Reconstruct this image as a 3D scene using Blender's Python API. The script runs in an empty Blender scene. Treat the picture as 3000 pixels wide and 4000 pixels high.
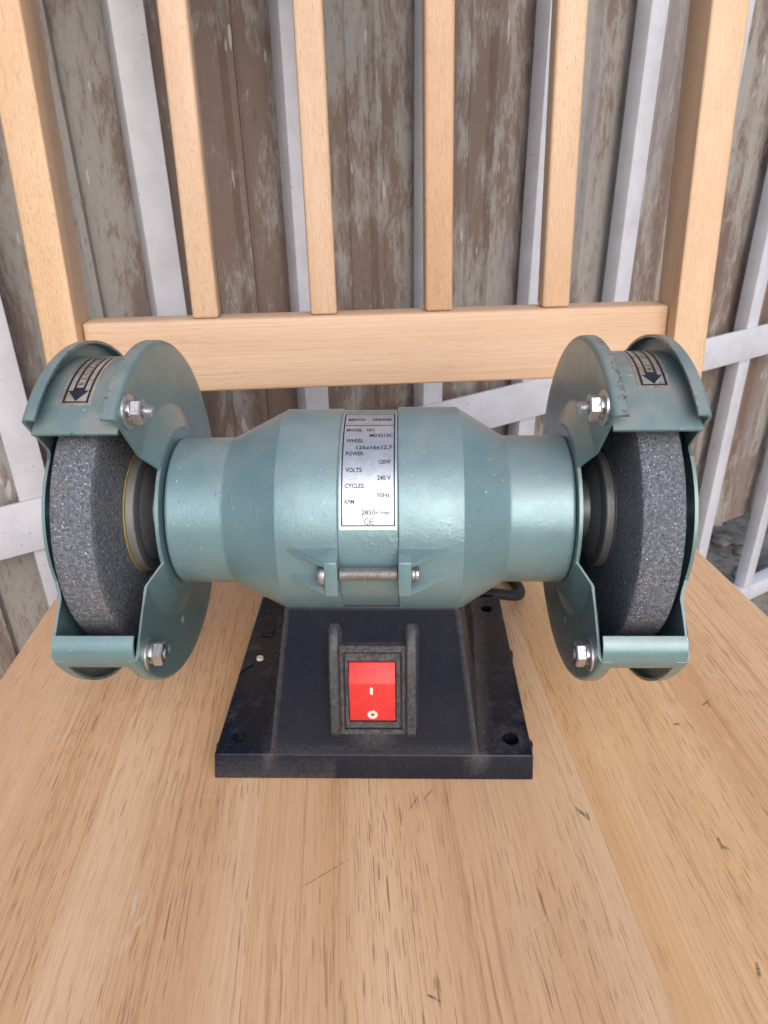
import bpy, bmesh, math, random
from mathutils import Vector, Matrix
rad = math.radians
random.seed(7)
scene = bpy.context.scene
COL = scene.collection
MM = 0.001

# ------------------------------------------------------------------ camera
cd = bpy.data.cameras.new("camera")
cam = bpy.data.objects.new("camera", cd)
COL.objects.link(cam)
cam.matrix_world = Matrix((
    (0.999618, 0.004437, 0.027269, 0.016358),
    (0.022198, 0.458663, -0.888333, -0.321319),
    (-0.016449, 0.888599, 0.458390, 0.290550),
    (0, 0, 0, 1)))
cd.sensor_fit = 'VERTICAL'
cd.sensor_height = 36.0
cd.sensor_width = 27.0
cd.lens = 25.03
cd.clip_start = 0.01
cd.clip_end = 200
cd.dof.use_dof = True
cd.dof.focus_distance = 0.40
cd.dof.aperture_fstop = 22.0
scene.camera = cam
cy = scene.cycles
cy.max_bounces = 5
cy.adaptive_threshold = 0.03
cy.diffuse_bounces = 3
cy.glossy_bounces = 3
cy.transmission_bounces = 1
cy.volume_bounces = 0
cy.caustics_reflective = False
cy.caustics_refractive = False

# ------------------------------------------------------------------ light
SUN = Vector((0.20, -0.81, 0.55)).normalized()
world = bpy.data.worlds.new("World")
scene.world = world
world.use_nodes = True
wt = world.node_tree
bg = wt.nodes["Background"]
sky = wt.nodes.new("ShaderNodeTexSky")
sky.sky_type = 'NISHITA'
sky.sun_disc = False
sky.sun_elevation = math.asin(SUN.z)
sky.sun_rotation = math.atan2(SUN.x, SUN.y)
sky.air_density = 1.0
sky.dust_density = 3.0
sky.ozone_density = 1.0
wt.links.new(sky.outputs[0], bg.inputs[0])
bg.inputs[1].default_value = 0.115
sd = bpy.data.lights.new("sun", 'SUN')
sd.energy = 1.4
sd.angle = rad(64)
sd.color = (0.95, 0.975, 1.0)
sun = bpy.data.objects.new("sun", sd)
COL.objects.link(sun)
sun.location = SUN * 5
sun.rotation_euler = (-SUN).to_track_quat('-Z', 'Y').to_euler()
vs = scene.view_settings
vs.view_transform = 'Standard'
vs.look = 'None'
vs.exposure = 0.42
vs.gamma = 1.0
vs.use_curve_mapping = False

# ------------------------------------------------------------------ node helpers
class G:
    """small wrapper round a material's node tree"""
    def __init__(self, name):
        self.m = bpy.data.materials.new(name)
        self.m.use_nodes = True
        self.t = self.m.node_tree
        self.t.nodes.clear()
        self.out = self.t.nodes.new("ShaderNodeOutputMaterial")
        self.b = self.t.nodes.new("ShaderNodeBsdfPrincipled")
        self.t.links.new(self.b.outputs[0], self.out.inputs[0])
        self.tc = self.t.nodes.new("ShaderNodeTexCoord").outputs["Object"]
    def put(self, sock, v):
        if isinstance(v, bpy.types.NodeSocket):
            self.t.links.new(v, sock)
        elif isinstance(v, (tuple, list)) and len(v) == 3 and sock.type == 'RGBA':
            sock.default_value = (*v, 1)
        else:
            sock.default_value = v
    def set(self, **kw):
        for k, v in kw.items():
            self.put(self.b.inputs[k.replace('_', ' ')], v)
    def map(self, scale=(1, 1, 1), loc=(0, 0, 0), rot=(0, 0, 0), vec=None):
        n = self.t.nodes.new("ShaderNodeMapping")
        self.put(n.inputs[0], vec or self.tc)
        n.inputs[1].default_value = loc
        n.inputs[2].default_value = rot
        n.inputs[3].default_value = scale
        return n.outputs[0]
    def noise(self, scale, vec=None, detail=3, rough=0.55, dist=0.0):
        n = self.t.nodes.new("ShaderNodeTexNoise")
        self.put(n.inputs["Vector"], vec or self.tc)
        n.inputs["Scale"].default_value = scale
        n.inputs["Detail"].default_value = detail
        n.inputs["Roughness"].default_value = rough
        n.inputs["Distortion"].default_value = dist
        return n.outputs[0]
    def voro(self, scale, vec=None, feat='F1'):
        n = self.t.nodes.new("ShaderNodeTexVoronoi")
        n.feature = feat
        self.put(n.inputs["Vector"], vec or self.tc)
        n.inputs["Scale"].default_value = scale
        return n
    def ramp(self, v, a, b, c0=0.0, c1=1.0):
        n = self.t.nodes.new("ShaderNodeMapRange")
        n.interpolation_type = 'SMOOTHSTEP'
        self.put(n.inputs[0], v)
        n.inputs[1].default_value = a
        n.inputs[2].default_value = b
        n.inputs[3].default_value = c0
        n.inputs[4].default_value = c1
        return n.outputs[0]
    def math(self, op, a, b=0.0, clamp=False):
        n = self.t.nodes.new("ShaderNodeMath")
        n.operation = op
        n.use_clamp = clamp
        self.put(n.inputs[0], a)
        self.put(n.inputs[1], b)
        return n.outputs[0]
    def mix(self, f, a, b, mode='MIX'):
        n = self.t.nodes.new("ShaderNodeMix")
        n.data_type = 'RGBA'
        n.blend_type = mode
        self.put(n.inputs[0], f)
        self.put(n.inputs[6], a)
        self.put(n.inputs[7], b)
        return n.outputs[2]
    def bump(self, h, strength, dist=0.001, normal=None):
        n = self.t.nodes.new("ShaderNodeBump")
        n.inputs["Strength"].default_value = strength
        n.inputs["Distance"].default_value = dist
        self.put(n.inputs["Height"], h)
        if normal is not None:
            self.put(n.inputs["Normal"], normal)
        return n.outputs[0]
    def attr(self, name, kind='GEOMETRY'):
        n = self.t.nodes.new("ShaderNodeAttribute")
        n.attribute_type = kind
        n.attribute_name = name
        return n.outputs["Fac"]
    def nz(self):
        g = self.t.nodes.new("ShaderNodeNewGeometry")
        s = self.t.nodes.new("ShaderNodeSeparateXYZ")
        self.t.links.new(g.outputs["Normal"], s.inputs[0])
        return s.outputs[2]
    def streak(self, p, length, width, ang):
        """mask of one soft elongated mark centred at p (metres, object space), in the XY plane"""
        n = self.t.nodes.new("ShaderNodeMapping")
        n.vector_type = 'TEXTURE'
        self.put(n.inputs[0], self.tc)
        n.inputs[1].default_value = p
        n.inputs[2].default_value = (0, 0, ang)
        n.inputs[3].default_value = (length, width, 0.03)
        g = self.t.nodes.new("ShaderNodeTexGradient")
        g.gradient_type = 'SPHERICAL'
        self.t.links.new(n.outputs[0], g.inputs[0])
        return g.outputs[1]

# ------------------------------------------------------------------ materials
def mat_paint(name, col, rough, cast, dust):
    g = G(name)
    big = g.noise(28, detail=4)
    c = g.mix(g.ramp(big, .3, .7), col, tuple(v * k for v, k in zip(col, (1.12, 1.10, 1.08))))
    fine = g.noise(1500, detail=2)
    c = g.mix(g.ramp(fine, .25, .75, 0, .30), c, tuple(v * .72 for v in col))
    # settled grey-brown dust on what faces up, broken up by noise
    up = g.ramp(g.nz(), .35, 1.0)
    dm = g.math('MULTIPLY', up, g.ramp(g.noise(55, detail=6, rough=.65), .30, .68))
    c = g.mix(g.math('MULTIPLY', dm, dust), c, (0.30, 0.275, 0.25))
    # grime specks
    sp = g.ramp(g.noise(420, detail=2), .70, .76)
    sp = g.math('MULTIPLY', sp, g.ramp(g.noise(35, detail=3), .48, .62))
    c = g.mix(g.math('MULTIPLY', sp, .6), c, (0.05, 0.045, 0.04))
    wsp = g.math('MULTIPLY', g.ramp(g.noise(560, detail=1), .735, .75), g.ramp(g.noise(48), .50, .60))
    c = g.mix(g.math('MULTIPLY', wsp, .75), c, (0.62, 0.63, 0.62))
    # chipped and rusty along worn edges
    w = g.attr("wear")
    chip = g.ramp(g.math('ADD', g.math('MULTIPLY', w, .36), g.noise(420, detail=5, rough=.75)), .80, .92)
    rust = g.mix(g.ramp(g.noise(700, detail=3), .35, .65), (0.050, 0.032, 0.024), (0.13, 0.075, 0.045))
    c = g.mix(chip, c, rust)
    metal = g.math('SUBTRACT', .30, g.math('ADD', g.math('MULTIPLY', chip, .3), g.math('MULTIPLY', dm, .28 * dust)), clamp=True)
    r = g.math('ADD', rough, g.math('ADD', g.math('MULTIPLY', dm, .25), g.math('MULTIPLY', chip, .4)), clamp=True)
    r = g.math('ADD', r, g.ramp(g.noise(90, detail=4), .3, .7, -.05, .07))
    h = g.math('ADD', g.math('MULTIPLY', g.noise(750, detail=3, rough=.6), cast), g.math('MULTIPLY', g.noise(170, detail=1), cast * .7))
    if cast > .9:
        h = g.math('ADD', h, g.math('MULTIPLY', g.ramp(g.noise(330, detail=2), .5, .8, 0, 1.5), g.ramp(g.noise(26, detail=1), .56, .68)))
    g.set(Base_Color=c, Metallic=metal, Roughness=r, Normal=g.bump(h, .22, .0006))
    g.b.inputs["Specular IOR Level"].default_value = .5
    g.set(Coat_Weight=.35, Coat_Roughness=.30)
    return g.m

def mat_plastic():
    g = G("black_plastic")
    d1 = g.noise(60, detail=7, rough=.7)
    d2 = g.noise(700, detail=3)
    up = g.ramp(g.nz(), .3, 1.0, .10, .8)
    dust = g.math('MULTIPLY', g.math('ADD', g.ramp(d1, .50, .74, 0, .24), g.ramp(d2, .64, .72, 0, .30)), up)
    pocket = g.attr("wear")
    dust = g.math('ADD', dust, g.math('MULTIPLY', pocket, g.ramp(g.noise(520, detail=5, rough=.75), .30, .75, .08, .42)), clamp=True)
    # brushed, faint scratches running down the front
    scr = g.noise(1, vec=g.map((2600, 160, 160)), detail=2)
    scr = g.ramp(scr, .62, .72, 0, .04)
    dust = g.math('ADD', dust, scr, clamp=True)
    c = g.mix(dust, (0.007, 0.0095, 0.020), (0.27, 0.25, 0.245))
    r = g.math('ADD', .25, g.math('MULTIPLY', dust, .6), clamp=True)
    g.set(Base_Color=c, Roughness=r, Normal=g.bump(g.noise(900, detail=2), .12, .0004))
    g.b.inputs['Specular IOR Level'].default_value = .26
    return g.m

def mat_abrasive():
    g = G("abrasive_grit")
    n = g.noise(850, detail=3, rough=.78)
    n2 = g.noise(420, detail=2, rough=.6)
    c = g.mix(g.ramp(n, .30, .70), (0.058, 0.064, 0.080), (0.25, 0.27, 0.32))
    c = g.mix(g.ramp(n2, .35, .65, 0, .5), c, (0.10, 0.108, 0.13))
    tan = g.math('MULTIPLY', g.ramp(g.noise(42, detail=3), .52, .72), g.ramp(g.noise(800, detail=2), .45, .65))
    c = g.mix(g.math('MULTIPLY', tan, .5), c, (0.30, 0.22, 0.15))
    spark = g.ramp(g.noise(1300, detail=1), .66, .72)
    c = g.mix(spark, c, (0.62, 0.63, 0.66))
    r = g.ramp(n, .3, .7, .75, .42)
    h = g.math('ADD', g.math('MULTIPLY', n, 1.0), g.math('MULTIPLY', n2, 1.2))
    g.set(Base_Color=c, Roughness=r, Normal=g.bump(h, 1.0, .0011))
    return g.m

def mat_metal(name, col, rough, corr, ccol=(0.16, 0.13, 0.11), metallic=1.0):
    g = G(name)
    m = g.ramp(g.noise(650, detail=5, rough=.7), .50, .66, 0, corr)
    c = g.mix(m, g.mix(g.ramp(g.noise(260, detail=3), .3, .7), col, tuple(v * .88 for v in col)), ccol)
    g.set(Base_Color=c, Metallic=g.math('SUBTRACT', metallic, g.math('MULTIPLY', m, .8), clamp=True),
          Roughness=g.math('ADD', rough, g.math('MULTIPLY', m, .4), clamp=True),
          Normal=g.bump(g.noise(1400, detail=3), .25, .0003))
    return g.m

def mat_plain(name, col, rough, metallic=0.0, var=.12, scale=120, bump=.1):
    g = G(name)
    n = g.noise(scale, detail=4)
    c = g.mix(g.ramp(n, .3, .7), tuple(v * (1 - var) for v in col), tuple(min(1, v * (1 + var)) for v in col))
    g.set(Base_Color=c, Roughness=g.ramp(g.noise(scale * 2.3, detail=3), .3, .7, rough - .05, rough + .08),
          Metallic=metallic, Normal=g.bump(g.noise(900, detail=3), bump, .0003))
    return g.m

def mat_sticker():
    g = G("silver_sticker")
    n = g.noise(75, detail=5, rough=.65)
    c = g.mix(g.ramp(n, .35, .65), (0.62, 0.58, 0.54), (0.36, 0.29, 0.23))
    dirt = g.ramp(g.noise(340, detail=4), .56, .70)
    c = g.mix(g.math('MULTIPLY', dirt, .7), c, (0.18, 0.19, 0.18))
    g.set(Base_Color=c, Metallic=.55, Roughness=g.ramp(n, .3, .7, .28, .5), Normal=g.bump(n, .2, .0004))
    return g.m

def mat_wood(name, axis, col_a, col_b, marks=False, pore=1.0, rough=.42):
    """axis: 0,1,2 grain direction in object space"""
    g = G(name)
    seed = g.attr("seed", 'OBJECT')
    tint = g.attr("tint", 'OBJECT')
    def sc(across, along):
        v = [across] * 3
        v[axis] = along
        return tuple(v)
    off = g.t.nodes.new("ShaderNodeVectorMath")
    off.operation = 'ADD'
    cmb = g.t.nodes.new("ShaderNodeCombineXYZ")
    for i in range(3):
        g.put(cmb.inputs[i], g.math('MULTIPLY', seed, (.37, .61, .23)[i]))
    g.t.links.new(g.tc, off.inputs[0])
    g.t.links.new(cmb.outputs[0], off.inputs[1])
    # gentle waviness of the grain
    wob = g.t.nodes.new("ShaderNodeTexNoise")
    g.put(wob.inputs["Vector"], g.map(sc(14, 5), vec=off.outputs[0]))
    wob.inputs["Scale"].default_value = 1
    wob.inputs["Detail"].default_value = 2
    wv = g.t.nodes.new("ShaderNodeVectorMath")
    wv.operation = 'MULTIPLY_ADD'
    g.t.links.new(wob.outputs["Color"], wv.inputs[0])
    wv.inputs[1].default_value = (.006, .006, .006)
    g.t.links.new(off.outputs[0], wv.inputs[2])
    P = wv.outputs[0]
    def nz(across, along, detail=3, rough=.55):
        return g.noise(1, vec=g.map(sc(across, along), vec=P), detail=detail, rough=rough)
    band = nz(30, 1.5, 4)
    c = g.mix(g.ramp(band, .30, .70), col_a, col_b)
    c = g.mix(g.ramp(tint, 0, 1), c, g.mix(1.0, c, (1.05, 1.0, .86), 'MULTIPLY'))
    shade = g.attr('shade', 'OBJECT')
    c = g.mix(shade, c, (0.50, 0.265, 0.125))
    fib = nz(950, 7, 3, .65)
    c = g.mix(g.ramp(fib, .28, .72, .28, 0), c, tuple(v * k for v, k in zip(col_a, (.66, .56, .46))))
    # long reddish growth lines
    ln = nz(520, 2.2, 3, .65)
    lnm = g.math('MULTIPLY', g.ramp(ln, .54, .66), g.ramp(nz(22, 2.4, 2), .40, .62))
    c = g.mix(g.math('MULTIPLY', lnm, .36 * pore), c, (0.30, 0.125, 0.050))
    # open pores: short thin dashes in the grain direction
    p1 = g.ramp(nz(1900, 55, 1), .62, .68)
    p2 = g.ramp(nz(1350, 30, 1), .67, .71)
    dens = g.ramp(nz(30, 5, 2), .36, .60, .30, 1)
    pm = g.math('MULTIPLY', g.math('MAXIMUM', g.math('MULTIPLY', p1, .85), p2), dens)
    c = g.mix(g.math('MULTIPLY', pm, .66 * pore), c, (0.17, 0.072, 0.032))
    rr = g.math('ADD', rough, g.ramp(g.noise(45, detail=4), .3, .7, -.05, .08))
    h = pm
    if marks:
        chalk = 0.0
        brk = g.ramp(g.noise(700, detail=4, rough=.75), .36, .56)
        for (x, y, l, w, a) in MARK_W:
            s = g.streak((x * MM, y * MM, .56), l * MM, w * MM, rad(a))
            chalk = g.math('MAXIMUM', chalk, g.math('MULTIPLY', g.ramp(s, .0, .8), brk))
        c = g.mix(g.math('MULTIPLY', chalk, .50), c, (0.66, 0.60, 0.55))
        grime = 0.0
        for (x, y, l, w, a) in MARK_D:
            s = g.streak((x * MM, y * MM, .56), l * MM, w * MM, rad(a))
            grime = g.math('MAXIMUM', grime, g.math('MULTIPLY', g.ramp(s, .0, .30), brk))
        c = g.mix(g.math('MULTIPLY', grime, .8), c, (0.07, 0.06, 0.055))
        soil = g.ramp(g.noise(16, detail=5, rough=.6), .50, .75, 0, .16)
        c = g.mix(soil, c, (0.40, 0.30, 0.21))
        rr = g.math('ADD', rr, g.math('MULTIPLY', chalk, .3))
        pass
    g.set(Base_Color=c, Roughness=rr, Normal=g.bump(fib, .10, .0004))
    g.b.inputs["Specular IOR Level"].default_value = .40
    return g.m

MARK_W = [(-200, 31, 12, .8, 80), (-204, 0, 16, .9, 84), (-196, -28, 14, .8, 95), (-188, 20, 9, .7, 78),
          (-112, -135, 7, 2.2, 80), (-112.5, -117, 9, 1.8, 94), (-108, -126, 5, 1.5, 60), (-150, 10, 5, 2.5, 20),
          (165, -23, 8, 2, 120), (188, -50, 6, 1.4, 110), (178, -58, 4, 1.2, 100), (-178, -14, 3, 1.5, 0),
          (60, -140, 15, .3, 30), (-90, -62, 6, .4, 5), (-93, -58, 5, .4, 80), (205, 5, 9, 1.4, 125)]
MARK_D = [(190, -19, 4.5, .8, 35), (191, -20.5, 3, .6, 80), (153, -109.7, 4, .9, 80), (154.5, -112, 2, .7, 120),
          (12, -166, 3.5, .6, 150), (94.5, -87.4, 5, 1.0, 120), (97, -90, 3, .8, 90), (140, -166, 4, .9, 70),
          (14, -75, 6, .4, 55), (22, -70, 5, .35, 50), 
          (-30, -110, 16, .28, 30), (166, -34, 2.2, 1.2, 0)]

M = {}
M['cast'] = mat_paint("hammered_teal_paint", (0.172, 0.286, 0.322), .35, 1.0, .40)
M['sheetpaint'] = mat_paint("teal_sheet_paint", (0.156, 0.262, 0.285), .33, .4, .75)
M['plastic'] = mat_plastic()
M['red'] = mat_plain("red_plastic", (0.64, 0.036, 0.036), .48, var=.08, scale=300, bump=.15)
M['white_mark'] = mat_plain("white_mark", (0.74, 0.66, 0.58), .5, var=.1, scale=600)
M['grit'] = mat_abrasive()
M['zinc'] = mat_metal("zinc_hardware", (0.60, 0.60, 0.61), .38, .75)
M['rod'] = mat_metal("dull_threaded_steel", (0.60, 0.59, 0.58), .45, .45, (0.20, 0.16, 0.13))
M['flange'] = mat_metal("dark_flange_steel", (0.15, 0.155, 0.175), .40, .3, (0.12, 0.11, 0.10), .35)
M['flange_rim'] = mat_metal("worn_flange_rim", (0.33, 0.325, 0.325), .40, .4, (0.16, 0.14, 0.12), .55)
M['gold'] = mat_plain("yellow_paper", (0.34, 0.27, 0.09), .6)
M['plate'] = mat_metal("nameplate_aluminium", (0.54, 0.565, 0.63), .36, .12, (0.45, 0.45, 0.45), .65)
M['ink'] = mat_plain("dark_ink", (0.010, 0.015, 0.030), .5, var=.2, scale=900)
M['sticker'] = mat_sticker()
M['rubber'] = mat_plain("black_rubber", (0.014, 0.014, 0.016), .5)
WA, WB = (0.635, 0.382, 0.216), (0.735, 0.500, 0.320)
M['seat'] = mat_wood("seat_wood", 1, WA, WB, marks=True)
M['wood_z'] = mat_wood("upright_wood", 2, (0.60, 0.400, 0.268), (0.68, 0.490, 0.355), pore=.55)
M['wood_x'] = mat_wood("rail_wood", 0, (0.60, 0.400, 0.268), (0.68, 0.490, 0.355), pore=.45)

def mat_gate():
    g = G("white_gate_paint")
    n = g.noise(22, detail=6, rough=.65)
    c = g.mix(g.ramp(n, .35, .72), (0.585, 0.595, 0.665), (0.50, 0.50, 0.55))
    sp = g.math('MULTIPLY', g.ramp(g.noise(200, detail=3), .66, .71), g.ramp(g.noise(20), .42, .56))
    c = g.mix(sp, c, (0.16, 0.14, 0.13))
    g.set(Base_Color=c, Roughness=.42, Normal=g.bump(g.noise(220, detail=4), .12, .0008))
    return g.m
M['gate'] = mat_gate()

def mat_sheet():
    g = G("weathered_sheet")
    a = g.noise(1, vec=g.map((80, 80, 24)), detail=6, rough=.66, dist=.5)
    b = g.noise(1, vec=g.map((420, 420, 95)), detail=4, rough=.7)
    big = g.noise(1, vec=g.map((13, 13, 3.6)), detail=4, rough=.65)
    lum = g.math('ADD', g.math('MULTIPLY', a, .62), g.math('MULTIPLY', b, .38))
    lum = g.math('ADD', lum, g.ramp(big, .32, .68, -.16, .13))
    c = g.mix(g.ramp(lum, .41, .59), (0.188, 0.132, 0.110), (0.312, 0.292, 0.274))
    blu = g.math('MULTIPLY', g.ramp(g.noise(1, vec=g.map((11, 11, 1.6)), detail=3), .55, .72), .55)
    c = g.mix(blu, c, (0.26, 0.255, 0.275))
    fl = g.ramp(g.noise(1, vec=g.map((300, 300, 60)), detail=2), .58, .68, 0, .5)
    c = g.mix(g.math('MULTIPLY', fl, g.ramp(a, .4, .6)), c, (0.115, 0.078, 0.066))
    wt_ = g.math('MULTIPLY', g.ramp(g.noise(1, vec=g.map((120, 120, 22)), detail=1), .735, .76), .6)
    c = g.mix(wt_, c, (0.55, 0.55, 0.58))
    g.set(Base_Color=c, Roughness=.62, Normal=g.bump(b, .35, .0012))
    return g.m
M['sheet'] = mat_sheet()

def mat_ground():
    g = G("dirty_concrete")
    a = g.noise(9, detail=8, rough=.7)
    c = g.mix(g.ramp(a, .35, .65), (0.13, 0.11, 0.095), (0.30, 0.275, 0.25))
    d = g.noise(45, detail=6, rough=.7)
    c = g.mix(g.ramp(d, .50, .66, 0, .7), c, (0.06, 0.05, 0.045))
    g.set(Base_Color=c, Roughness=.85, Normal=g.bump(d, .6, .006))
    return g.m
M['ground'] = mat_ground()

# ------------------------------------------------------------------ mesh helpers (all lengths in mm)
def empty(name, loc=(0, 0, 0), rotz=0.0):
    o = bpy.data.objects.new(name, None)
    COL.objects.link(o)
    o.location = [v * MM for v in loc]
    o.rotation_euler = (0, 0, rotz)
    o.empty_display_size = .05
    return o

def fin(name, bm, mat, parent=None, sharp=32, wear=None, offset=(0, 0, 0)):
    """finish a bmesh given in mm (in the parent's root frame) as one object"""
    bmesh.ops.remove_doubles(bm, verts=bm.verts, dist=1e-4)
    bmesh.ops.recalc_face_normals(bm, faces=bm.faces)
    me = bpy.data.meshes.new(name)
    if wear:
        wv = [max(0.0, min(1.0, wear(v.co))) for v in bm.verts]
    for v in bm.verts:
        v.co *= MM
    bm.to_mesh(me)
    bm.free()
    if wear:
        at = me.attributes.new("wear", 'FLOAT', 'POINT')
        at.data.foreach_set("value", wv)
    me.shade_smooth()
    me.set_sharp_from_angle(angle=rad(sharp))
    me.materials.append(M[mat])
    o = bpy.data.objects.new(name, me)
    COL.objects.link(o)
    if parent:
        o.parent = parent
    return o

def seedwood(o, tint=0.0, shade=0.0):
    o["seed"] = random.uniform(0, 20)
    o["tint"] = tint
    o["shade"] = shade
    return o

def box(bm, x0, x1, y0, y1, z0, z1, bev=0.0, seg=2):
    vs = [bm.verts.new((x, y, z)) for z in (z0, z1) for y in (y0, y1) for x in (x0, x1)]
    f = [(0, 1, 3, 2), (4, 6, 7, 5), (0, 4, 5, 1), (2, 3, 7, 6), (0, 2, 6, 4), (1, 5, 7, 3)]
    fs = [bm.faces.new([vs[i] for i in q]) for q in f]
    if bev:
        es = list({e for q in fs for e in q.edges})
        bmesh.ops.bevel(bm, geom=es, offset=bev, segments=seg, affect='EDGES', profile=.5)
    return vs

def hexa(bm, P, bev=0.0, seg=2):
    """8 corners: bottom 4 (ccw), top 4 (ccw)"""
    vs = [bm.verts.new(p) for p in P]
    f = [(3, 2, 1, 0), (4, 5, 6, 7), (0, 1, 5, 4), (1, 2, 6, 5), (2, 3, 7, 6), (3, 0, 4, 7)]
    fs = [bm.faces.new([vs[i] for i in q]) for q in f]
    if bev:
        es = list({e for q in fs for e in q.edges})
        bmesh.ops.bevel(bm, geom=es, offset=bev, segments=seg, affect='EDGES', profile=.5)

H = 126.43      # height of the spindle above the seat

def rev(bm, prof, n=96, a0=0.0, a1=360.0, y0=0.0, z0=H, closed=False, jitter=None):
    """revolve (x, r) profile round the X direction through (y0, z0).
    a0/a1: degrees or functions of r; angle 0 points to the viewer (-Y), 90 up"""
    full = not callable(a0) and not callable(a1) and abs(a1 - a0 - 360) < 1e-6
    cols = []
    for (x, r) in prof:
        s = a0(r) if callable(a0) else a0
        e = a1(r) if callable(a1) else a1
        c = []
        for k in range(n if full else n + 1):
            t = rad(s + (e - s) * k / n)
            rr, xx = (r, x) if not jitter else jitter(x, r, k)
            c.append(bm.verts.new((xx, y0 - rr * math.cos(t), z0 + rr * math.sin(t))))
        cols.append(c)
    m = len(prof)
    for i in range(m if closed else m - 1):
        A, B = cols[i], cols[(i + 1) % m]
        for k in range(n):
            j = (k + 1) % n if full else k + 1
            try:
                bm.faces.new((A[k], A[j], B[j], B[k]))
            except ValueError:
                pass
    if closed and not full:
        bm.faces.new([c[0] for c in cols])
        bm.faces.new([c[-1] for c in reversed(cols)])

def arc_pts(cx, cr, rad_, a, b, n):
    return [(cx + rad_ * math.cos(rad(a + (b - a) * i / n)), cr + rad_ * math.sin(rad(a + (b - a) * i / n))) for i in range(n + 1)]

def tube(bm, pts, r, seg=12):
    pts = [Vector(p) for p in pts]
    rings = []
    prev = None
    for i, p in enumerate(pts):
        d = (pts[min(i + 1, len(pts) - 1)] - pts[max(i - 1, 0)]).normalized()
        u = prev if prev else Vector((0, 0, 1))
        s = d.cross(u)
        if s.length < 1e-4:
            s = d.cross(Vector((1, 0, 0)))
        s.normalize()
        u = s.cross(d).normalized()
        prev = u
        rings.append([bm.verts.new(p + (s * math.cos(2 * math.pi * k / seg) + u * math.sin(2 * math.pi * k / seg)) * r) for k in range(seg)])
    for a, b in zip(rings, rings[1:]):
        for k in range(seg):
            bm.faces.new((a[k], a[(k + 1) % seg], b[(k + 1) % seg], b[k]))
    bm.faces.new(rings[0])
    bm.faces.new(rings[-1][::-1])

def poly_extrude(bm, pts, fn, h0, h1):
    """prism over a 2D outline; fn(u, v, h) -> 3D"""
    a = [bm.verts.new(fn(u, v, h0)) for u, v in pts]
    b = [bm.verts.new(fn(u, v, h1)) for u, v in pts]
    bm.faces.new(a[::-1])
    bm.faces.new(b)
    n = len(pts)
    for i in range(n):
        bm.faces.new((a[i], a[(i + 1) % n], b[(i + 1) % n], b[i]))

def text_into(bm, body, x0, x1, v, cap, fn, h, bold=.0):
    """glyph faces of a string spanning x0..x1 with its centre line at v, mapped by fn(u, v, h)"""
    cu = bpy.data.curves.new("t", 'FONT')
    cu.body = body
    cu.size = 1.0
    cu.offset = bold
    cu.resolution_u = 2
    ob = bpy.data.objects.new("t", cu)
    COL.objects.link(ob)
    dg = bpy.context.evaluated_depsgraph_get()
    me = bpy.data.meshes.new_from_object(ob.evaluated_get(dg))
    xs = [q.co.x for q in me.vertices]
    ys = [q.co.y for q in me.vertices]
    lx, hx, ly, hy = min(xs), max(xs), min(ys), max(ys)
    hy = max(hy, .68 if body[0].isupper() or body[0].isdigit() else hy)
    vs = []
    for q in me.vertices:
        u = x0 + (q.co.x - lx) / (hx - lx) * (x1 - x0)
        w = v + ((q.co.y - ly) / (hy - ly) - .5) * cap
        vs.append(bm.verts.new(fn(u, w, h)))
    for p in me.polygons:
        try:
            bm.faces.new([vs[i] for i in p.vertices])
        except ValueError:
            pass
    bpy.data.objects.remove(ob)
    bpy.data.curves.remove(cu)
    bpy.data.meshes.remove(me)

def strip(bm, u0, u1, v0, v1, fn, h, n=1):
    """flat printed bar, subdivided along v"""
    for k in range(n):
        a, b = v0 + (v1 - v0) * k / n, v0 + (v1 - v0) * (k + 1) / n
        bm.faces.new([bm.verts.new(fn(u, w, h)) for u, w in ((u0, a), (u1, a), (u1, b), (u0, b))])

def tag(o, label, cat, group=None, kind=None):
    if label:
        o["label"] = label
        o["category"] = cat
    if group:
        o["group"] = group
    if kind:
        o["kind"] = kind
    return o

# ================================================================== THE SETTING
FLOOR = -560.0
bm = bmesh.new()
bmesh.ops.create_grid(bm, x_segments=40, y_segments=40, size=6000)
for v in bm.verts:
    v.co.z = FLOOR
    v.co.y += 1500
o = fin("ground", bm, 'ground')
o["kind"] = "structure"

# ------------------------------------------------------------------ gate frame: x along the gate, y away, z up
GY = 460.0
GA = math.atan2(0.5324, 0.8463)
gate = empty("metal_gate", (0, GY, FLOOR), GA)
tag(gate, "white painted metal gate with upright square bars behind the wooden chair", "gate")
Z0 = -FLOOR      # seat level expressed in the gate's / chair's own frame
def rail_z(s):
    return 7.6 + (s + 409) / 1115.0 * 20.9
first = None
for s in (-543, -393, -243.5, -101.4 - 1.5, 48.1, 200.2, 348.8, 500.5, 653.0, 831.0, 980, 1130):
    if first is None:
        bm = bmesh.new()
        box(bm, 0, 27.5, 0, 23, 42, 1900, 1.6, 2)
        first = fin("gate_bar", bm, 'gate', gate)
        ob = first
    else:
        ob = first.copy()
        COL.objects.link(ob)
    ob.location = (s * MM, 0, 0)
bm = bmesh.new()
hexa(bm, [(-760, -5, Z0 + rail_z(-760) - 50.6), (1300, -5, Z0 + rail_z(1300) - 50.6), (1300, -0.6, Z0 + rail_z(1300) - 50.6), (-760, -0.6, Z0 + rail_z(-760) - 50.6),
          (-760, -5, Z0 + rail_z(-760)), (1300, -5, Z0 + rail_z(1300)), (1300, -0.6, Z0 + rail_z(1300)), (-760, -0.6, Z0 + rail_z(-760))], .8, 2)
fin("gate_rail", bm, 'gate', gate)
bm = bmesh.new()
box(bm, -760, 1300, -3, 24, 4, 41.5, 1.6, 2)
fin("bottom_rail", bm, 'gate', gate)

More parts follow.
